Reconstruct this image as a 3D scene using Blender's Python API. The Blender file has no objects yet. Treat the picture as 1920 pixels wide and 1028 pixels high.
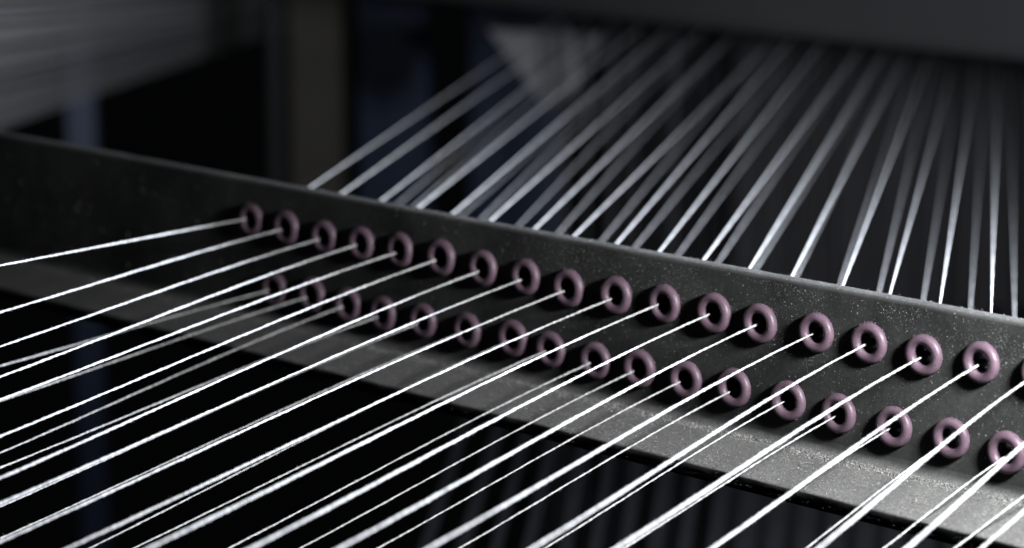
import bpy, bmesh, math, random
from mathutils import Vector, Matrix, noise as mnoise
random.seed(7)
S = 0.001                      # everything below is written in millimetres
sc = bpy.context.scene
col = sc.collection

# ---------------------------------------------------------------- camera
cam = bpy.data.objects.new('camera', bpy.data.cameras.new('camera'))
col.objects.link(cam)
cam.matrix_world = Matrix.Translation(Vector((311.11, -474.2, 139.06)) * S) @ Matrix((
    (0.7195176735882386, -0.14489402119063055, 0.6791907243310806),
    (0.6944741301115319, 0.1501190678293292, -0.7036831304499807),
    (0.0, 0.9779928364243076, 0.20863847177051895))).to_4x4()
cam.data.sensor_width = 36
cam.data.lens = 90
cam.data.clip_start = 0.01
cam.data.clip_end = 60
cam.data.dof.use_dof = True
cam.data.dof.focus_distance = 0.600
cam.data.dof.aperture_fstop = 12.5
sc.camera = cam

# ---------------------------------------------------------------- light
world = bpy.data.worlds.new('World'); sc.world = world; world.use_nodes = True
bg = world.node_tree.nodes['Background']
bg.inputs[0].default_value = (0.85, 0.92, 1.0, 1)
bg.inputs[1].default_value = 0.0012

def area(name, loc, target, size, power, color, size_y=None):
    d = bpy.data.lights.new(name, 'AREA'); d.energy = power; d.color = color
    d.shape = 'RECTANGLE'; d.size = size * S; d.size_y = (size_y or size) * S
    o = bpy.data.objects.new(name, d); col.objects.link(o)
    o.location = Vector(loc) * S
    o.rotation_euler = (Vector(target) - Vector(loc)).to_track_quat('-Z', 'Y').to_euler()
    return o
area('key_lamp', (120, -42, 86), (-140, 0, -10), 24, 1.25, (0.98, 0.99, 1.0))
area('rear_lamp', (130, 150, 60), (-150, 110, -10), 50, 6.6, (0.83, 0.89, 1.0))
area('sheet_fill_lamp', (-1550, 1100, 500), (-1550, 1150, -100), 300, 0.5, (0.92, 0.96, 1.0))  # unseen fill light, added to brighten the far yarn sheet

sc.view_settings.view_transform = 'Standard'
sc.view_settings.look = 'None'
sc.view_settings.exposure = 0.0
sc.view_settings.gamma = 1.0
sc.cycles.use_denoising = True
sc.cycles.max_bounces = 6
sc.cycles.diffuse_bounces = 0
sc.cycles.sample_clamp_indirect = 4.0

# ---------------------------------------------------------------- materials
def mat(name, base, rough=0.5, spec=0.5, metal=0.0):
    m = bpy.data.materials.new(name); m.use_nodes = True
    nt = m.node_tree; b = nt.nodes['Principled BSDF']
    b.inputs['Base Color'].default_value = (*base, 1)
    b.inputs['Roughness'].default_value = rough
    b.inputs['Specular IOR Level'].default_value = spec
    b.inputs['Metallic'].default_value = metal
    return m, nt, b
def node(nt, kind, **kw):
    n = nt.nodes.new(kind)
    for k, v in kw.items():
        if k in n.inputs: n.inputs[k].default_value = v
        else: setattr(n, k, v)
    return n
def noise_tex(nt, scale, detail=4, rough=0.6, vec=None):
    n = node(nt, 'ShaderNodeTexNoise', Scale=scale, Detail=detail, Roughness=rough)
    if vec is not None: nt.links.new(vec, n.inputs['Vector'])
    return n.outputs['Fac']
def ramp(nt, fac, stops):
    r = nt.nodes.new('ShaderNodeValToRGB'); nt.links.new(fac, r.inputs[0])
    e = r.color_ramp.elements
    while len(e) < len(stops): e.new(0.5)
    for el, (p, c) in zip(e, stops):
        el.position = p; el.color = (*c, 1) if len(c) == 3 else c
    return r.outputs['Color']
def mix(nt, a, b, fac, mode='MIX'):
    m = nt.nodes.new('ShaderNodeMix'); m.data_type = 'RGBA'; m.blend_type = mode
    for s, v in ((m.inputs[6], a), (m.inputs[7], b), (m.inputs[0], fac)):
        if isinstance(v, (int, float)): s.default_value = v
        elif isinstance(v, tuple): s.default_value = (*v, 1)
        else: nt.links.new(v, s)
    return m.outputs[2]
def bump(nt, b, height, strength, dist):
    n = node(nt, 'ShaderNodeBump', Strength=strength, Distance=dist)
    nt.links.new(height, n.inputs['Height']); nt.links.new(n.outputs['Normal'], b.inputs['Normal'])

# painted steel of the guide bar: dark satin grey, rubbed and stained, dust settled where it faces up
M_STEEL, nt, b = mat('bar_steel', (0.06, 0.06, 0.06), 0.55, 0.12)
tc = node(nt, 'ShaderNodeTexCoord').outputs['Object']
big = noise_tex(nt, 28, 5, 0.6, tc); fine = noise_tex(nt, 900, 3, 0.7, tc); mid = noise_tex(nt, 160, 6, 0.65, tc)
base = ramp(nt, big, [(0.36, (0.029, 0.030, 0.030)), (0.64, (0.074, 0.075, 0.074))])
base = mix(nt, base, ramp(nt, mid, [(0.35, (0.75, 0.75, 0.75)), (0.7, (1.15, 1.15, 1.15))]), 0.6, 'MULTIPLY')
base = mix(nt, base, ramp(nt, fine, [(0.3, (0.8, 0.8, 0.8)), (0.75, (1.25, 1.25, 1.25))]), 0.7, 'MULTIPLY')
vor = node(nt, 'ShaderNodeTexVoronoi', Scale=520.0); nt.links.new(tc, vor.inputs['Vector'])
speck = ramp(nt, vor.outputs['Distance'], [(0.06, (1, 1, 1)), (0.16, (0, 0, 0))])
cell = node(nt, 'ShaderNodeSeparateColor'); nt.links.new(vor.outputs['Color'], cell.inputs[0])
some = ramp(nt, cell.outputs[0], [(0.72, (0, 0, 0)), (0.80, (1, 1, 1))])
speck = mix(nt, speck, some, 1.0, 'MULTIPLY')
base = mix(nt, base, (0.30, 0.30, 0.29), speck)
geo = node(nt, 'ShaderNodeNewGeometry'); sep = node(nt, 'ShaderNodeSeparateXYZ')
nt.links.new(geo.outputs['Normal'], sep.inputs[0])
up = ramp(nt, sep.outputs['Z'], [(0.25, (0, 0, 0)), (0.85, (1, 1, 1))])
dustn = ramp(nt, noise_tex(nt, 700, 8, 0.8, tc), [(0.32, (0.30, 0.30, 0.30)), (0.68, (1, 1, 1))])
dust = mix(nt, up, dustn, 1.0, 'MULTIPLY')
pos = node(nt, 'ShaderNodeSeparateXYZ'); nt.links.new(tc, pos.inputs[0])
top_dim = node(nt, 'ShaderNodeMapRange'); nt.links.new(pos.outputs['Z'], top_dim.inputs[0])   # top edge darkened in colour to offset the rear lamp's brightness there
top_dim.inputs[1].default_value = 0.000; top_dim.inputs[2].default_value = 0.009; top_dim.inputs[3].default_value = 1.0; top_dim.inputs[4].default_value = 0.35
dust = mix(nt, dust, top_dim.outputs[0], 1.0, 'MULTIPLY')
grit = ramp(nt, noise_tex(nt, 2600, 4, 0.7, tc), [(0.36, (0.12, 0.12, 0.12)), (0.66, (0.34, 0.34, 0.33))])
base = mix(nt, base, grit, mix(nt, (0, 0, 0), dust, 0.85))
nt.links.new(base, b.inputs['Base Color'])
rr = ramp(nt, mid, [(0.3, (0.5, 0.5, 0.5)), (0.75, (0.75, 0.75, 0.75))]); nt.links.new(mix(nt, rr, (0.95, 0.95, 0.95), dust), b.inputs['Roughness'])
bump(nt, b, noise_tex(nt, 2200, 5, 0.75, tc), 0.5, 0.00015)

# glazed ceramic of the eyelets
M_EYE, nt, b = mat('eyelet_ceramic', (0.16, 0.085, 0.125), 0.45, 0.45)
tc = node(nt, 'ShaderNodeTexCoord').outputs['Object']
c = ramp(nt, noise_tex(nt, 420, 4, 0.6, tc), [(0.3, (0.100, 0.063, 0.087)), (0.7, (0.158, 0.105, 0.139))])
vv = ramp(nt, noise_tex(nt, 2600, 2, 0.6, tc), [(0.66, (0, 0, 0)), (0.76, (1, 1, 1))])
c = mix(nt, c, (0.45, 0.38, 0.42), mix(nt, (0, 0, 0), vv, 0.5))
nt.links.new(c, b.inputs['Base Color'])
bump(nt, b, noise_tex(nt, 2200, 3, 0.6, tc), 0.15, 0.0001)

M_YARN, nt, b = mat('yarn_cotton', (0.80, 0.80, 0.80), 0.75, 0.25)
tc = node(nt, 'ShaderNodeTexCoord').outputs['Object']
nt.links.new(ramp(nt, noise_tex(nt, 1500, 3, 0.6, tc), [(0.36, (0.28, 0.284, 0.29)), (0.62, (0.64, 0.64, 0.64))]), b.inputs['Base Color'])
M_LINT, _, _ = mat('lint', (0.33, 0.33, 0.317), 0.9, 0.1)
def worn(name, a, c, scale, rough, spec=0.3):
    m, nt, b = mat(name, a, rough, spec)
    tc = node(nt, 'ShaderNodeTexCoord').outputs['Object']
    nt.links.new(ramp(nt, noise_tex(nt, scale, 5, 0.6, tc), [(0.3, a), (0.7, c)]), b.inputs['Base Color'])
    return m
M_BEAM = worn('beam_paint', (0.021, 0.021, 0.021), (0.031, 0.031, 0.0305), 6, 0.6)
M_BROWN = worn('post_paint_brown', (0.045, 0.040, 0.030), (0.062, 0.055, 0.042), 9, 0.6)
M_BLUE = worn('machine_paint_blue', (0.018, 0.036, 0.075), (0.028, 0.050, 0.098), 5, 0.5)
M_BLUEGREY = worn('post_paint_blue_grey', (0.085, 0.10, 0.145), (0.105, 0.122, 0.172), 7, 0.5)
M_POST_SHADED = worn('post_shaded_blue', (0.008, 0.014, 0.030), (0.012, 0.020, 0.040), 5, 0.6)  # darker copy of the post colour, standing in for dim light low down
M_GREY = worn('bracket_grey', (0.16, 0.16, 0.165), (0.19, 0.19, 0.195), 12, 0.6)
M_DARK = worn('machine_paint_dark', (0.026, 0.026, 0.028), (0.042, 0.036, 0.035), 7, 0.6)
M_WIRE = worn('heddle_wire', (0.05, 0.05, 0.055), (0.08, 0.08, 0.085), 40, 0.5)
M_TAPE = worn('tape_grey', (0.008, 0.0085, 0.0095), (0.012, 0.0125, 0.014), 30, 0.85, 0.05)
YARNS = [  # row, eyelet centre, lip contact, front end, behind the plate, far rear (mm)
 ('upper', (-251.4, 0.0, -0.9), (-253.3, -1.2, -0.8), (-196.0, -126.1, 12.6), (-300.3, 66.3, -5.6), (-601.6, 465.9, -25.8)),
 ('upper', (-235.7, 0.0, -1.1), (-237.6, -1.2, -1.8), (-194.4, -127.8, 1.6), (-282.6, 63.5, -5.2), (-591.4, 475.4, -26.6)),
 ('upper', (-219.7, 0.0, -1.6), (-221.5, -1.2, -2.4), (-182.3, -136.5, -3.3), (-267.7, 66.4, -6.1), (-578.9, 487.4, -27.2)),
 ('upper', (-204.1, 0.0, -1.3), (-206.0, -1.2, -1.9), (-170.8, -144.7, -7.1), (-248.9, 64.5, -5.7), (-563.4, 502.9, -25.0)),
 ('upper', (-188.5, 0.0, -1.0), (-189.8, -1.2, -1.8), (-165.0, -149.0, -10.7), (-230.9, 61.5, -4.8), (-551.7, 514.4, -24.5)),
 ('upper', (-172.4, 0.0, -0.7), (-174.2, -1.2, -1.6), (-151.6, -158.5, -14.8), (-212.3, 58.9, -4.1), (-537.9, 527.8, -23.9)),
 ('upper', (-156.6, -0.0, -1.3), (-157.8, -1.2, -2.3), (-125.7, -176.7, -15.2), (-198.1, 63.1, -5.2), (-524.1, 541.1, -24.5)),
 ('upper', (-141.0, 0.0, -1.4), (-142.3, -1.2, -2.3), (-116.6, -183.1, -17.4), (-180.9, 61.6, -4.7), (-508.1, 556.1, -25.8)),
 ('upper', (-125.8, -0.0, -2.1), (-127.1, -1.2, -3.0), (-109.5, -188.4, -22.8), (-165.1, 61.9, -5.1), (-498.0, 567.4, -20.5)),
 ('upper', (-109.4, 0.0, -1.4), (-110.9, -1.2, -2.6), (-89.9, -185.7, -20.3), (-146.8, 59.6, -4.3), (-485.9, 578.9, -21.3)),
 ('upper', (-93.3, -0.0, -1.1), (-95.2, -1.2, -1.6), (-64.6, -185.1, -14.7), (-130.1, 58.8, -4.2), (-472.3, 590.5, -26.1)),
 ('upper', (-77.3, 0.0, -0.9), (-78.6, -1.2, -1.4), (-47.4, -174.2, -13.4), (-113.1, 57.7, -4.0), (-462.3, 600.2, -26.1)),
 ('upper', (-63.0, 0.0, -1.2), (-64.0, -1.2, -1.7), (-32.2, -165.2, -12.0), (-100.7, 60.4, -4.6), (-454.1, 607.2, -29.3)),
 ('upper', (-46.1, 0.0, -0.7), (-47.2, -1.2, -1.3), (-15.9, -157.7, -10.1), (-81.9, 57.8, -4.0), (-444.8, 616.1, -29.3)),
 ('upper', (-30.9, -0.0, -0.7), (-32.0, -1.2, -1.4), (-6.1, -139.9, -12.0), (-69.4, 61.3, -4.9), (-435.4, 622.1, -40.0)),
 ('upper', (-15.5, 0.0, -0.9), (-16.4, -1.2, -1.8), (2.5, -126.0, -13.4), (-53.7, 61.2, -5.0), (-426.1, 631.0, -40.0)),
 ('upper', (0.0, 0.0, 0.0), (-0.9, -1.2, -0.9), (6.3, -102.0, -18.2), (-35.1, 56.4, -3.6), (-417.2, 639.6, -40.0)),
 ('upper', (15.7, 0.0, 0.2), (14.0, -1.2, -0.6), (30.2, -99.3, -13.4), (-18.3, 55.3, -3.2), (-406.4, 650.1, -40.0)),
 ('upper', (29.8, 0.0, -0.1), (28.9, -1.2, -1.0), (44.7, -91.0, -12.0), (-2.5, 54.5, -3.1), (-396.5, 659.6, -40.0)),
 ('upper', (44.3, -0.0, -0.0), (43.3, -1.2, -1.3), (40.7, -59.6, -20.3), (13.8, 52.3, -2.6), (-386.6, 669.1, -40.0)),
 ('lower', (-241.6, 0.0, -20.0), (-243.5, -1.2, -20.6), (-223.5, -108.6, -20.3), (-352.5, 154.1, -29.6), (-683.4, 600.3, -48.2)),
 ('lower', (-225.1, 0.0, -19.1), (-226.9, -1.2, -20.0), (-211.9, -116.9, -25.8), (-326.5, 137.2, -25.0), (-674.9, 609.1, -45.8)),
 ('lower', (-210.0, 0.0, -19.8), (-211.8, -1.2, -20.4), (-190.7, -132.0, -31.9), (-316.2, 152.0, -27.7), (-654.8, 628.1, -47.3)),
 ('lower', (-195.6, 0.0, -20.0), (-197.3, -1.2, -21.0), (-178.1, -140.8, -31.2), (-297.7, 142.5, -25.7), (-649.6, 633.7, -45.2)),
 ('lower', (-179.7, -0.0, -19.4), (-181.5, -1.2, -20.4), (-171.0, -146.2, -38.1), (-276.9, 138.9, -25.0), (-635.5, 647.8, -43.7)),
 ('lower', (-162.6, 0.0, -19.3), (-164.2, -1.2, -20.1), (-164.3, -151.1, -43.1), (-260.9, 141.5, -25.6), (-623.0, 659.0, -46.7)),
 ('lower', (-145.7, 0.0, -18.7), (-147.0, -1.2, -19.7), (-143.7, -141.0, -43.1), (-239.6, 139.2, -25.2), (-606.4, 675.0, -46.7)),
 ('lower', (-132.0, -0.0, -19.4), (-133.4, -1.2, -20.0), (-136.5, -134.1, -43.1), (-223.8, 137.9, -24.8), (-591.0, 689.8, -46.7)),
 ('lower', (-116.2, -0.0, -19.6), (-117.8, -1.2, -20.5), (-116.0, -123.1, -41.0), (-207.4, 139.8, -25.4), (-577.8, 702.6, -46.7)),
 ('lower', (-101.3, 0.0, -19.1), (-103.0, -1.2, -20.1), (-104.4, -112.0, -41.0), (-189.8, 138.5, -25.1), (-564.6, 715.4, -46.7)),
 ('lower', (-86.0, 0.0, -19.3), (-87.8, -1.2, -20.2), (-91.9, -99.8, -41.0), (-172.9, 136.1, -24.7), (-552.4, 727.1, -46.7)),
 ('lower', (-70.7, 0.0, -18.6), (-72.1, -1.2, -20.0), (-76.5, -89.4, -40.0), (-158.2, 137.5, -25.0), (-546.6, 732.0, -49.1)),
 ('lower', (-54.0, 0.0, -18.8), (-55.4, -1.2, -19.4), (-60.7, -78.4, -39.0), (-141.4, 136.7, -25.0), (-538.8, 739.5, -49.1)),
 ('lower', (-39.0, 0.0, -19.2), (-39.9, -1.2, -20.1), (-44.0, -70.8, -37.0), (-127.0, 136.9, -25.2), (-531.1, 746.9, -49.1)),
 ('lower', (-23.1, 0.0, -19.4), (-24.4, -1.2, -20.2), (-22.3, -66.2, -33.1), (-118.3, 147.3, -27.8), (-519.0, 755.1, -61.1)),
 ('lower', (-7.2, 0.0, -19.0), (-8.1, -1.2, -19.9), (-11.6, -47.8, -35.0), (-98.9, 143.3, -27.0), (-508.0, 765.7, -61.1)),
 ('lower', (7.7, -0.0, -19.4), (7.1, -1.2, -20.7), (3.9, -41.0, -33.1), (-84.7, 144.7, -27.2), (-497.2, 776.2, -61.1)),
 ('lower', (22.8, 0.0, -19.3), (22.3, -1.2, -20.2), (18.0, -35.2, -31.3), (-66.6, 142.3, -26.7), (-486.4, 786.6, -61.1)),
]

# ---------------------------------------------------------------- helpers
def link(name, me, m=None, parent=None, smooth=True):
    if m is not None and not me.materials: me.materials.append(m)
    if smooth: me.polygons.foreach_set('use_smooth', [True] * len(me.polygons))
    o = bpy.data.objects.new(name, me); col.objects.link(o)
    if parent is not None: o.parent = parent
    return o
def mesh(name, verts, faces, scale=S):
    me = bpy.data.meshes.new(name)
    me.from_pydata([(x * scale, y * scale, z * scale) for x, y, z in verts], [], faces); me.update()
    return me
def tag(o, label, cat=None, group=None, kind=None):
    if label: o['label'] = label
    if cat: o['category'] = cat
    if group: o['group'] = group
    if kind: o['kind'] = kind
    return o
def empty(name, loc=(0, 0, 0)):
    o = bpy.data.objects.new(name, None); col.objects.link(o); o.location = Vector(loc) * S
    o.empty_display_size = 0.01
    return o
def bevel_box(name, size, m, loc=(0, 0, 0), rotz=0.0, bev=2.0, parent=None):
    bm = bmesh.new(); bmesh.ops.create_cube(bm, size=1.0)
    bmesh.ops.scale(bm, vec=Vector(size) * S, verts=bm.verts)
    bmesh.ops.bevel(bm, geom=bm.edges[:], offset=bev * S, segments=2, affect='EDGES', profile=0.5)
    me = bpy.data.meshes.new(name); bm.to_mesh(me); bm.free()
    o = link(name, me, m, parent, smooth=False); o.location = Vector(loc) * S; o.rotation_euler = (0, 0, rotz)
    return o

# ---------------------------------------------------------------- guide bar: an angle iron with two rows of eyelets
XL, XR = -900.0, 330.0
ZT, ZF, YB, YF, ZB = 10.5, -30.0, 5.0, -27.6, -34.4
HOLE = 3.3
bar = tag(empty('guide_bar', (0, 0, 0)), 'dark dusty steel angle bar pierced by two rows of purple ceramic eyelets', 'guide bar')
uppers = [y for y in YARNS if y[0] == 'upper']; lowers = [y for y in YARNS if y[0] == 'lower']
centres = [(y[1][0], y[1][2]) for y in YARNS]
def holed_face(bm, y, z0, z1, flip):
    edges = []
    def loop(pts):
        vs = [bm.verts.new((x * S, y * S, z * S)) for x, z in pts]
        for i in range(len(vs)): edges.append(bm.edges.new((vs[i], vs[(i + 1) % len(vs)])))
    n = 60
    loop([(XL, z0)] + [(XL + (XR - XL) * i / n, z0) for i in range(1, n)] + [(XR, z0), (XR, z1)]
         + [(XR + (XL - XR) * i / n, z1) for i in range(1, n)] + [(XL, z1)])
    for cx, cz in centres:
        loop([(cx + HOLE * math.cos(2 * math.pi * k / 20), cz + HOLE * math.sin(2 * math.pi * k / 20)) for k in range(20)])
    r = bmesh.ops.triangle_fill(bm, use_beauty=True, use_dissolve=False, edges=edges, normal=(0, -1 if not flip else 1, 0))
    fs = [g for g in r['geom'] if isinstance(g, bmesh.types.BMFace)]
    for f in fs:
        f.normal_update()
        if (f.normal.y > 0) != flip: f.normal_flip()
        f.smooth = False
bm = bmesh.new()
FIL = 3.2
holed_face(bm, 0.0, ZF + FIL, ZT - 0.9, False)
holed_face(bm, YB, ZB + 1.0, ZT - 0.9, True)
prof = []                                                    # the rest of the section, running over the top, then under to the fold
prof_top = [(0, ZT - 0.9)] + [(0.9 - 0.9 * math.cos(a), ZT - 0.9 + 0.9 * math.sin(a)) for a in (0.4, 0.8, 1.2, 1.5708)] \
    + [(YB - 0.9 + 0.9 * math.sin(a), ZT - 0.9 + 0.9 * math.cos(a)) for a in (0.0, 0.5, 1.0)] + [(YB, ZT - 0.9)]
prof_low = [(0, ZF + FIL)] + [(-FIL + FIL * math.cos(a), ZF + FIL - FIL * math.sin(a)) for a in (0.3, 0.6, 0.9, 1.2, 1.5708)] \
    + [(-9, ZF - 0.02), (-15, ZF), (-21, ZF + 0.02), (YF + 0.8, ZF)] \
    + [(YF + 0.45, ZF - 0.06), (YF + 0.12, ZF - 0.28), (YF, ZF - 0.6)] \
    + [(YF + 1.2, ZB + 0.8), (YF + 1.7, ZB + 0.15), (YF + 2.4, ZB), (YB - 1.0, ZB), (YB - 0.3, ZB + 0.3), (YB, ZB + 1.0)]
NX = 400
rnd = random.Random(3)
for pr, wob in ((prof_top, 0.05), (prof_low, 0.10)):
    rings = []
    for i in range(NX + 1):
        x = XL + (XR - XL) * i / NX
        ring = []
        for j, (y, z) in enumerate(pr):
            e = 0 if j in (0, len(pr) - 1) else wob
            ring.append(bm.verts.new((x * S, (y + rnd.uniform(-e, e)) * S, (z + rnd.uniform(-e, e) * 0.6) * S)))
        rings.append(ring)
    for a, c in zip(rings, rings[1:]):
        for j in range(len(pr) - 1):
            f = bm.faces.new((a[j], a[j + 1], c[j + 1], c[j])); f.smooth = True
bm.normal_update()
me = bpy.data.meshes.new('steel_angle'); bm.to_mesh(me); bm.free()
link('steel_angle', me, M_STEEL, bar, smooth=False)

# one eyelet, lathed round the y axis: domed ring in front, tube through the plate, collar behind
def lathe_y(profile, n):
    vs, fs = [], []
    for k in range(n):
        a = 2 * math.pi * k / n
        for r, y in profile: vs.append((r * math.cos(a), y, r * math.sin(a)))
    m = len(profile)
    for k in range(n):
        for j in range(m):
            fs.append((k * m + j, k * m + (j + 1) % m, ((k + 1) % n) * m + (j + 1) % m, ((k + 1) % n) * m + j))
    return vs, fs
BORE, TUBE, CENT = 2.45, 1.24, 3.68
pf = [(CENT + TUBE * math.cos(a), -0.6 - 1.2 * math.sin(a)) for a in [math.pi * t / 12 for t in range(0, 13)]]
pf += [(BORE - .15, 1.5), (BORE - 0.5, 3.0), (BORE - 0.6, 9.0), (BORE, 9.6), (CENT, 9.6), (CENT + 0.8, 5.9), (CENT + 0.8, 5.05), (3.2, 5.0), (3.2, 0.05), (CENT + TUBE, 0.05)]  # unseen rear tube lengthened to keep the rear lamp out of the bore
vs, fs = lathe_y(pf, 40)
eye_me = mesh('eyelet', vs, fs)
bmf = bmesh.new(); bmf.from_mesh(eye_me); bmesh.ops.recalc_face_normals(bmf, faces=bmf.faces[:]); bmf.to_mesh(eye_me); bmf.free()
eye_me.materials.append(M_EYE); eye_me.polygons.foreach_set('use_smooth', [True] * len(eye_me.polygons))
first = None
for cx, cz in centres:
    if first is None: e = first = bpy.data.objects.new('eyelet', eye_me)
    else: e = first.copy()
    col.objects.link(e); e.parent = bar
    e.location = (cx * S, rnd.uniform(-0.12, 0.1) * S, cz * S)
    k = rnd.uniform(0.97, 1.03); e.scale = (k, k, k)
    e.rotation_euler = (rnd.uniform(-0.04, 0.04), rnd.uniform(0, 6.28), rnd.uniform(-0.04, 0.04))

# dust: thousands of tiny flecks lying on the bar, one part
dv, df = [], []
def fleck(p, s, flat=None):
    b0 = len(dv)
    for k in range(4):
        dv.append(tuple(p[i] + rnd.gauss(0, 1) * s * (flat[i] if flat else 1) for i in range(3)))
    df.extend([(b0, b0 + 1, b0 + 2), (b0, b0 + 2, b0 + 3), (b0, b0 + 3, b0 + 1), (b0 + 1, b0 + 3, b0 + 2)])
def fibre(p, d, n, s, w=0.012):
    d = Vector(d).normalized(); q = Vector(p)
    prev = None
    for i in range(n + 1):
        t = d.orthogonal().normalized() * w; u = d.cross(t)
        b0 = len(dv)
        dv.extend([tuple(q + t), tuple(q - t * 0.5 + u * 0.87), tuple(q - t * 0.5 - u * 0.87)])
        if prev is not None:
            for k in range(3): df.append((prev + k, prev + (k + 1) % 3, b0 + (k + 1) % 3, b0 + k))
        prev = b0
        d = (d + Vector((rnd.gauss(0, .35), rnd.gauss(0, .35), rnd.gauss(0, .35)))).normalized(); q = q + d * s
def px(): return rnd.choice((rnd.uniform(-200, 40), rnd.uniform(-130, 40), rnd.uniform(-450, 60)))
for i in range(26000):                                         # on the upright face, thicker near the top edge
    z = ZT - 1 - abs(rnd.gauss(0, 1)) * 15; x = px()
    if mnoise.noise(Vector((x * .06, z * .11, 3))) + .6 * mnoise.noise(Vector((x * .21, z * .3, 9))) < rnd.uniform(-.6, .35): continue
    if z > ZF + 2: fleck((x, -0.03, z), rnd.choice((.03, .04, .05, .05, .06, .07, .10)), (1, .5, 1))
for i in range(260): fleck((rnd.uniform(-480, -250), -0.08, rnd.uniform(-24, 9)), rnd.uniform(.12, .34), (1, .5, 1))
for i in range(2000): fleck((px(), rnd.uniform(0.2, YB - .2), ZT + .01), rnd.choice((.03, .04, .06, .08)), (1, 1, .5))
for i in range(16000):
    fleck((px(), rnd.uniform(YF + .6, -2), ZF + .03), rnd.choice((.05, .07, .10, .15)), (1, 1, .6))
for i in range(11000):                                         # a drift of it in the fold
    y = -1.6 - abs(rnd.gauss(0, 1)) * 1.6 + 0.5 * math.sin(i * .37)
    fleck((px(), y, ZF + .1 + .25 * max(0, 3.2 + y)), rnd.choice((.06, .08, .12, .17)), (1, 1, .8))
for i in range(900): fleck((px(), YF + rnd.uniform(0.02, .3), ZF - rnd.uniform(.6, 3)), rnd.choice((.03, .05)))
for cx, cz in centres:                                        # dust banked up round each collar
    for k in range(90):
        a = rnd.uniform(0, 6.28); r = CENT + TUBE + abs(rnd.gauss(0, .45)) - .1
        fleck((cx + r * math.cos(a), -.06, cz + r * math.sin(a)), rnd.choice((.03, .05, .06, .08)), (1, .6, 1))
for i in range(260):                                          # short fibres
    x = px()
    fibre((x, rnd.uniform(YF + 1, -1.5), ZF + .08), (rnd.gauss(0, 1), rnd.gauss(0, 1), .05), 4, rnd.uniform(.12, .4))
for i in range(160): fibre((px(), rnd.uniform(0, YB), ZT), (rnd.gauss(0, .6), rnd.gauss(0, .6), .8), 3, rnd.uniform(.08, .2))
for i in range(110): fibre((px(), -.03, rnd.uniform(-26, 9)), (rnd.gauss(0, 1), -.1, rnd.gauss(0, 1)), 4, rnd.uniform(.1, .35))
for x0, z0, dx, dz in ((-50, -6, 3.2, -6.5), (-48.6, -6.4, 3.0, -6), (-49, -9, 2.2, -5), (-130, 4, 6, -3), (-205, 1, 4, -5)):   # hair-fine fibres stuck to the face
    fibre((x0, -.03, z0), (dx, 0, dz), 1, math.hypot(dx, dz), .01)
for cx, cz in centres:                                        # lint caught on the rims of the eyelets
    for k in range(22):
        a = rnd.gauss(0.7, 0.9); r = CENT + rnd.uniform(.6, 1.35)
        y = -0.6 - 1.2 * math.sqrt(max(0, 1 - ((r - CENT) / TUBE) ** 2))
        p = (cx + r * math.cos(a), y, cz + r * math.sin(a))
        fleck(p, rnd.choice((.03, .05, .07)))
        if k < 7: fibre(p, (math.cos(a), -.5, math.sin(a)), 2, rnd.uniform(.08, .2))
o = link('dust', mesh('dust', dv, df), M_LINT, bar, smooth=False); o['kind'] = 'stuff'

# ---------------------------------------------------------------- yarns
def smooth_path(pts, step_of):
    """Catmull-Rom through pts, sampled with a step that depends on the position along it."""
    P = [pts[0] * 2 - pts[1]] + pts + [pts[-1] * 2 - pts[-2]]
    out = []
    for i in range(1, len(P) - 2):
        p0, p1, p2, p3 = P[i - 1:i + 3]
        L = (p2 - p1).length
        n = max(2, int(L / step_of(i - 1)))
        for k in range(n):
            t = k / n
            d0 = max((p1 - p0).length, 1e-6); d1 = max(L, 1e-6); d2 = max((p3 - p2).length, 1e-6)
            m1 = ((p1 - p0) / d0 * d1 + (p2 - p1) / d1 * d0) / (d0 + d1) * d1
            m2 = ((p2 - p1) / d1 * d2 + (p3 - p2) / d2 * d1) / (d1 + d2) * d1
            out.append((2*t**3-3*t**2+1) * p1 + (t**3-2*t**2+t) * m1 + (-2*t**3+3*t**2) * p2 + (t**3-t**2) * m2)
    out.append(pts[-1]); return out
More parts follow.
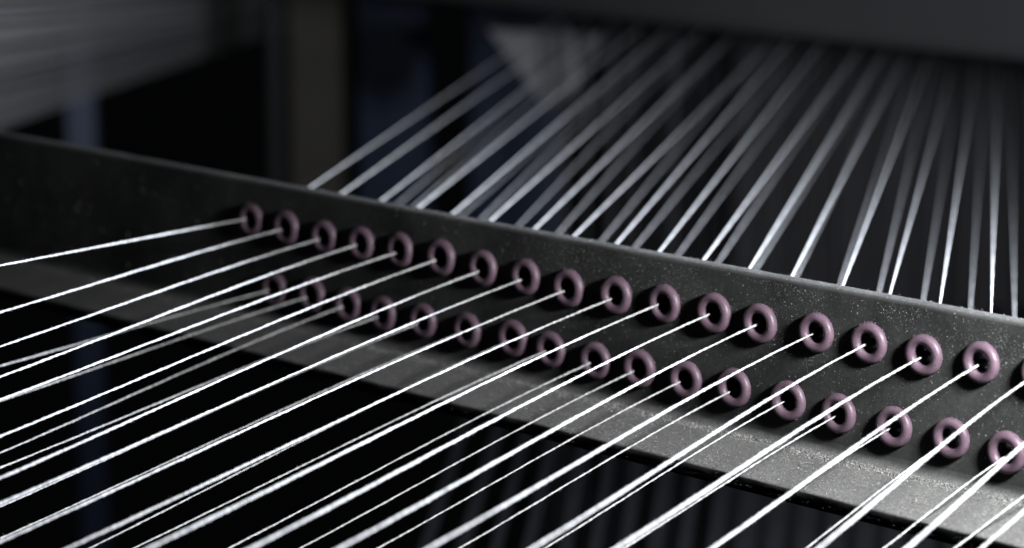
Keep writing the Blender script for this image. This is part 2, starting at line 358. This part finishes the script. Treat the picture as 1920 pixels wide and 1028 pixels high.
def yarn_mesh(path, r0, rg, fuzz_range, sides=10, pitch=5.2):
    vs, fs = [], []; s = 0.0; ph = rg.uniform(0, 6.28); wob = [rg.uniform(0, 6.28) for _ in range(6)]
    up = Vector((0.1, 0.2, 1)).normalized(); prev = None
    for i, p in enumerate(path):
        d = (path[min(i + 1, len(path) - 1)] - path[max(i - 1, 0)]).normalized()
        if i: s += (p - path[i - 1]).length
        u = (up - d * up.dot(d)).normalized(); v = d.cross(u)
        w = r0 * 0.08
        c = p + u * (w * (math.sin(s * .41 + wob[0]) + .7 * math.sin(s * 1.13 + wob[1]))) + v * (w * (math.sin(s * .37 + wob[2]) + .7 * math.sin(s * 1.27 + wob[3])))
        rr = r0 * (1 + .09 * math.sin(s * .23 + wob[4]) + .07 * math.sin(s * .83 + wob[5]) + rg.gauss(0, .04))
        tw = ph + 2 * math.pi * s / pitch
        b0 = len(vs)
        for k in range(sides):
            a = 2 * math.pi * k / sides
            r = rr * (0.88 + 0.26 * math.cos(a - tw) ** 2) * (1 + .04 * math.cos(5 * (a - 2.2 * tw)))
            q = c + (u * math.cos(a) + v * math.sin(a)) * r
            vs.append(tuple(q))
        if prev is not None:
            for k in range(sides): fs.append((prev + k, prev + (k + 1) % sides, b0 + (k + 1) % sides, b0 + k))
        prev = b0
    fs.append(tuple(range(sides))); fs.append(tuple(reversed(range(prev, prev + sides))))
    i0, i1 = fuzz_range
    for _ in range(60):                                       # stray fibres standing off the yarn
        i = rg.randrange(i0, i1 - 1); p = path[i]; d = (path[i + 1] - p).normalized()
        n = Vector((rg.gauss(0, 1), rg.gauss(0, 1), rg.gauss(0, 1))); n = (n - d * n.dot(d)).normalized()
        dirn = (d * rg.choice((-1, 1)) + n * rg.uniform(.15, .8)).normalized(); q = p + n * r0 * .8; pb = None
        for k in range(4):
            b0 = len(vs); t = dirn.orthogonal().normalized() * .011; t2 = dirn.cross(t)
            vs.extend([tuple(q + t), tuple(q - t * .5 + t2 * .87), tuple(q - t * .5 - t2 * .87)])
            if pb is not None:
                for m in range(3): fs.append((pb + m, pb + (m + 1) % 3, b0 + (m + 1) % 3, b0 + m))
            pb = b0; dirn = (dirn + n * rg.uniform(-.2, .35)).normalized(); q = q + dirn * rg.uniform(.1, .35)
    return vs, fs
ORD = ['first', 'second', 'third', 'fourth', 'fifth', 'sixth', 'seventh', 'eighth', 'ninth', 'tenth', 'eleventh', 'twelfth',
       'thirteenth', 'fourteenth', 'fifteenth', 'sixteenth', 'seventeenth', 'eighteenth', 'nineteenth', 'twentieth']
count = {'upper': 0, 'lower': 0}
for row, c, ex, en, mi, upp in YARNS:
    idx = count[row]; count[row] += 1
    rg = random.Random(100 + idx + (50 if row == 'lower' else 0))
    c, ex, en, mi, upp = map(Vector, (c, ex, en, mi, upp))
    fd = (en - ex).normalized()
    ahead = ex + fd * ((en - ex).length + (250 if row == 'upper' else 290))
    far = mi + (upp - mi) * 1.75
    inner = ex + Vector((0, 4.5, 0)); inner.x = ex.x * .35 + c.x * .65; inner.z = ex.z * .35 + c.z * .65
    bd = (mi - c).normalized()
    back = c + Vector((bd.x, 0, bd.z)) * 1.0 + Vector((0, 9.3, 0))
    q = mi + (mi - upp) * ((mi.y * (.72 if row == 'upper' else .5)) / (upp.y - mi.y))
    lip = ex + fd * 1.6
    pts = [ahead, en, lip, ex + Vector((0, .5, 0)), inner, back, q, mi, mi + (upp - mi) * .12, mi + (upp - mi) * .5, upp, far]
    steps = [.9, .42, .2, .25, .25, .45, .6, .6, 2.0, 4.0, 5.0, 5.0]
    path = smooth_path(pts, lambda i: steps[i])
    r0 = 0.255 * rg.uniform(.93, 1.07) * (1.04 if row == 'upper' else 0.86)
    nfront = max(10, int(.9 * (en - ex).length / .42))
    vs, fs = yarn_mesh(path, r0, rg, (280, 280 + nfront))
    o = link('yarn', mesh('yarn', vs, fs), M_YARN)
    if idx == 0: where = f'leftmost eyelet of the {row} row'
    else: where = f'{ORD[idx]} {row} row eyelet from the left'
    tag(o, f'white twisted yarn stretched through the {where}', 'yarn', f'yarns through the {row} row of eyelets')

# a curl of lint and a tuft on the flange
def tube(path, r, sides=6):
    vs, fs = [], []; prev = None
    for i, p in enumerate(path):
        d = (path[min(i + 1, len(path) - 1)] - path[max(i - 1, 0)]).normalized()
        t = d.orthogonal().normalized(); t2 = d.cross(t); b0 = len(vs)
        for k in range(sides):
            a = 2 * math.pi * k / sides; vs.append(tuple(p + t * r * math.cos(a) + t2 * r * math.sin(a)))
        if prev is not None:
            for k in range(sides): fs.append((prev + k, prev + (k + 1) % sides, b0 + (k + 1) % sides, b0 + k))
        prev = b0
    return vs, fs
curl = [Vector((1.5 * math.cos(a), 1.9 * math.sin(a), .05 + .05 * a)) for a in [0.6 + .25 * k for k in range(21)]]
vs, fs = tube(curl, .07); o = link('lint_curl', mesh('lint_curl', vs, fs), M_LINT)
o.location = Vector((-40, -11, ZF + .1)) * S
tag(o, 'tiny curled loop of pale lint lying on the dusty bar flange', 'lint')

# ---------------------------------------------------------------- the loom behind, out of focus
# long grey beam across the top
o = bevel_box('loom_beam', (2400, 260, 320), M_BEAM, (380, 643, 151), 0, 6)
tag(o, 'broad dull grey beam crossing the top behind the yarns', 'beam')

# sheet of parallel yarns running away at the upper left: one mass
rg = random.Random(5)
sv, sf = [], []
A0, A1, E1 = Vector((-774.6, 215.7, 9.2)), Vector((-762.9, 203.6, -69.8)), Vector((-2605.3, 2277.4, -258.7))
run = E1 - (A0 + A1) * .5
t = -0.25
while t < 1.0:
    dens = 0.0055 + 0.014 * max(0, t) + rg.uniform(0, .004) + (rg.random() < .12) * .03
    p = A0 + (A1 - A0) * t + run.normalized() * rg.uniform(-3, 3)
    rn = E1 + (p - (A0 + A1) * .5) * .1 - p
    pth = [p - rn * .25, p + rn * .15, p + rn * .5, p + rn * 1.0]
    vs, fs = tube(pth, .38, 5); b0 = len(sv)
    sv.extend(vs); sf.extend([tuple(i + b0 for i in f) for f in fs])
    t += dens
o = link('yarn_sheet', mesh('yarn_sheet', sv, sf), M_YARN)
tag(o, 'blurred sheet of parallel pale yarns running off at the upper left', 'yarns', None, 'stuff')

ROTC = math.radians(44)
# posts and panels of the frame
t = tag(empty('frame_post', (-1174, 620, -225)), 'slim upright blue-grey post behind the yarn sheet at the left', 'post')
bevel_box('upright', (20, 20, 800), M_BLUEGREY, (0, 0, 400), ROTC, 2, t)
bevel_box('upright_shaded', (20, 20, 400), M_POST_SHADED, (0, 0, -200), ROTC, 2, t)  # lower length of the same post, its shade put into the colour
t = tag(empty('loom_frame', (-1178.7, 850.3, -300)), 'upright dull brown square post left of the blue cabinet', 'post')
bevel_box('upright', (42, 42, 1100), M_BROWN, (0, 0, 530), ROTC, 3, t)
bevel_box('corner_strip', (10, 5, 1090), M_BEAM, (-19, -27, 530), ROTC, 1, t)
bevel_box('rail', (520, 30, 40), M_DARK, (150, 170, 0), ROTC, 3, t)
o = bevel_box('cabinet', (62, 40, 1000), M_BLUE, (-1300.9, 1049.3, 180), ROTC, 3)
tag(o, 'narrow upright dark blue cabinet edge beside the brown post', 'cabinet')
o = bevel_box('cabinet', (84, 40, 270), M_BLUE, (-1222, 1120, -190), ROTC, 3)
tag(o, 'short dark blue cabinet showing between the leftmost rear yarns', 'cabinet')

# pale triangular bracket, right of the blue panel
def prism(name, pts, thick, m):
    n = Vector((0.68, -0.70, 0.0)).normalized() * thick
    P = [Vector(p) for p in pts]; k = len(P)
    vs = [tuple(p) for p in P] + [tuple(p - n) for p in P]
    fs = [tuple(range(k)), tuple(reversed(range(k, 2 * k)))] + [(i, i + k, (i + 1) % k + k, (i + 1) % k) for i in range(k)]
    o = link(name, mesh(name, vs, fs), m, smooth=False)
    return o
o = prism('bracket', [(-855.2, 711.7, -52.8), (-821.7, 729.4, -102.0), (-808, 741, -96), (-800.0, 763, -57.0)], 4, M_GREY)
tag(o, 'pale grey triangular bracket under the beam behind the leftmost yarns', 'bracket')

# dark machine body behind the rear yarns, with a curtain of fine upright wires in front of it
o = bevel_box('backdrop', (1500, 30, 900), M_DARK, (-330, 1500, -200), ROTC, 6)
tag(o, 'dark sheet-metal backdrop filling the right behind the rear yarns', 'backdrop')
cv, cf = [], []
a, bb = Vector((-815, 725, 0)), Vector((-430, 1090, 0))
rg = random.Random(9); t = 0.0
while t < 1.0:
    p = a + (bb - a) * t + Vector((rg.uniform(-6, 6), rg.uniform(-6, 6), 0))
    vs, fs = tube([Vector((p.x, p.y, 20)), Vector((p.x, p.y, -420))], rg.choice((.5, .6, .9)), 5); b0 = len(cv)
    cv.extend(vs); cf.extend([tuple(i + b0 for i in f) for f in fs])
    t += rg.choice((.004, .006, .006, .013))
o = link('heddle_wires', mesh('heddle_wires', cv, cf), M_WIRE)
tag(o, 'faint curtain of fine upright wires behind the rear yarns', 'wires', None, 'stuff')

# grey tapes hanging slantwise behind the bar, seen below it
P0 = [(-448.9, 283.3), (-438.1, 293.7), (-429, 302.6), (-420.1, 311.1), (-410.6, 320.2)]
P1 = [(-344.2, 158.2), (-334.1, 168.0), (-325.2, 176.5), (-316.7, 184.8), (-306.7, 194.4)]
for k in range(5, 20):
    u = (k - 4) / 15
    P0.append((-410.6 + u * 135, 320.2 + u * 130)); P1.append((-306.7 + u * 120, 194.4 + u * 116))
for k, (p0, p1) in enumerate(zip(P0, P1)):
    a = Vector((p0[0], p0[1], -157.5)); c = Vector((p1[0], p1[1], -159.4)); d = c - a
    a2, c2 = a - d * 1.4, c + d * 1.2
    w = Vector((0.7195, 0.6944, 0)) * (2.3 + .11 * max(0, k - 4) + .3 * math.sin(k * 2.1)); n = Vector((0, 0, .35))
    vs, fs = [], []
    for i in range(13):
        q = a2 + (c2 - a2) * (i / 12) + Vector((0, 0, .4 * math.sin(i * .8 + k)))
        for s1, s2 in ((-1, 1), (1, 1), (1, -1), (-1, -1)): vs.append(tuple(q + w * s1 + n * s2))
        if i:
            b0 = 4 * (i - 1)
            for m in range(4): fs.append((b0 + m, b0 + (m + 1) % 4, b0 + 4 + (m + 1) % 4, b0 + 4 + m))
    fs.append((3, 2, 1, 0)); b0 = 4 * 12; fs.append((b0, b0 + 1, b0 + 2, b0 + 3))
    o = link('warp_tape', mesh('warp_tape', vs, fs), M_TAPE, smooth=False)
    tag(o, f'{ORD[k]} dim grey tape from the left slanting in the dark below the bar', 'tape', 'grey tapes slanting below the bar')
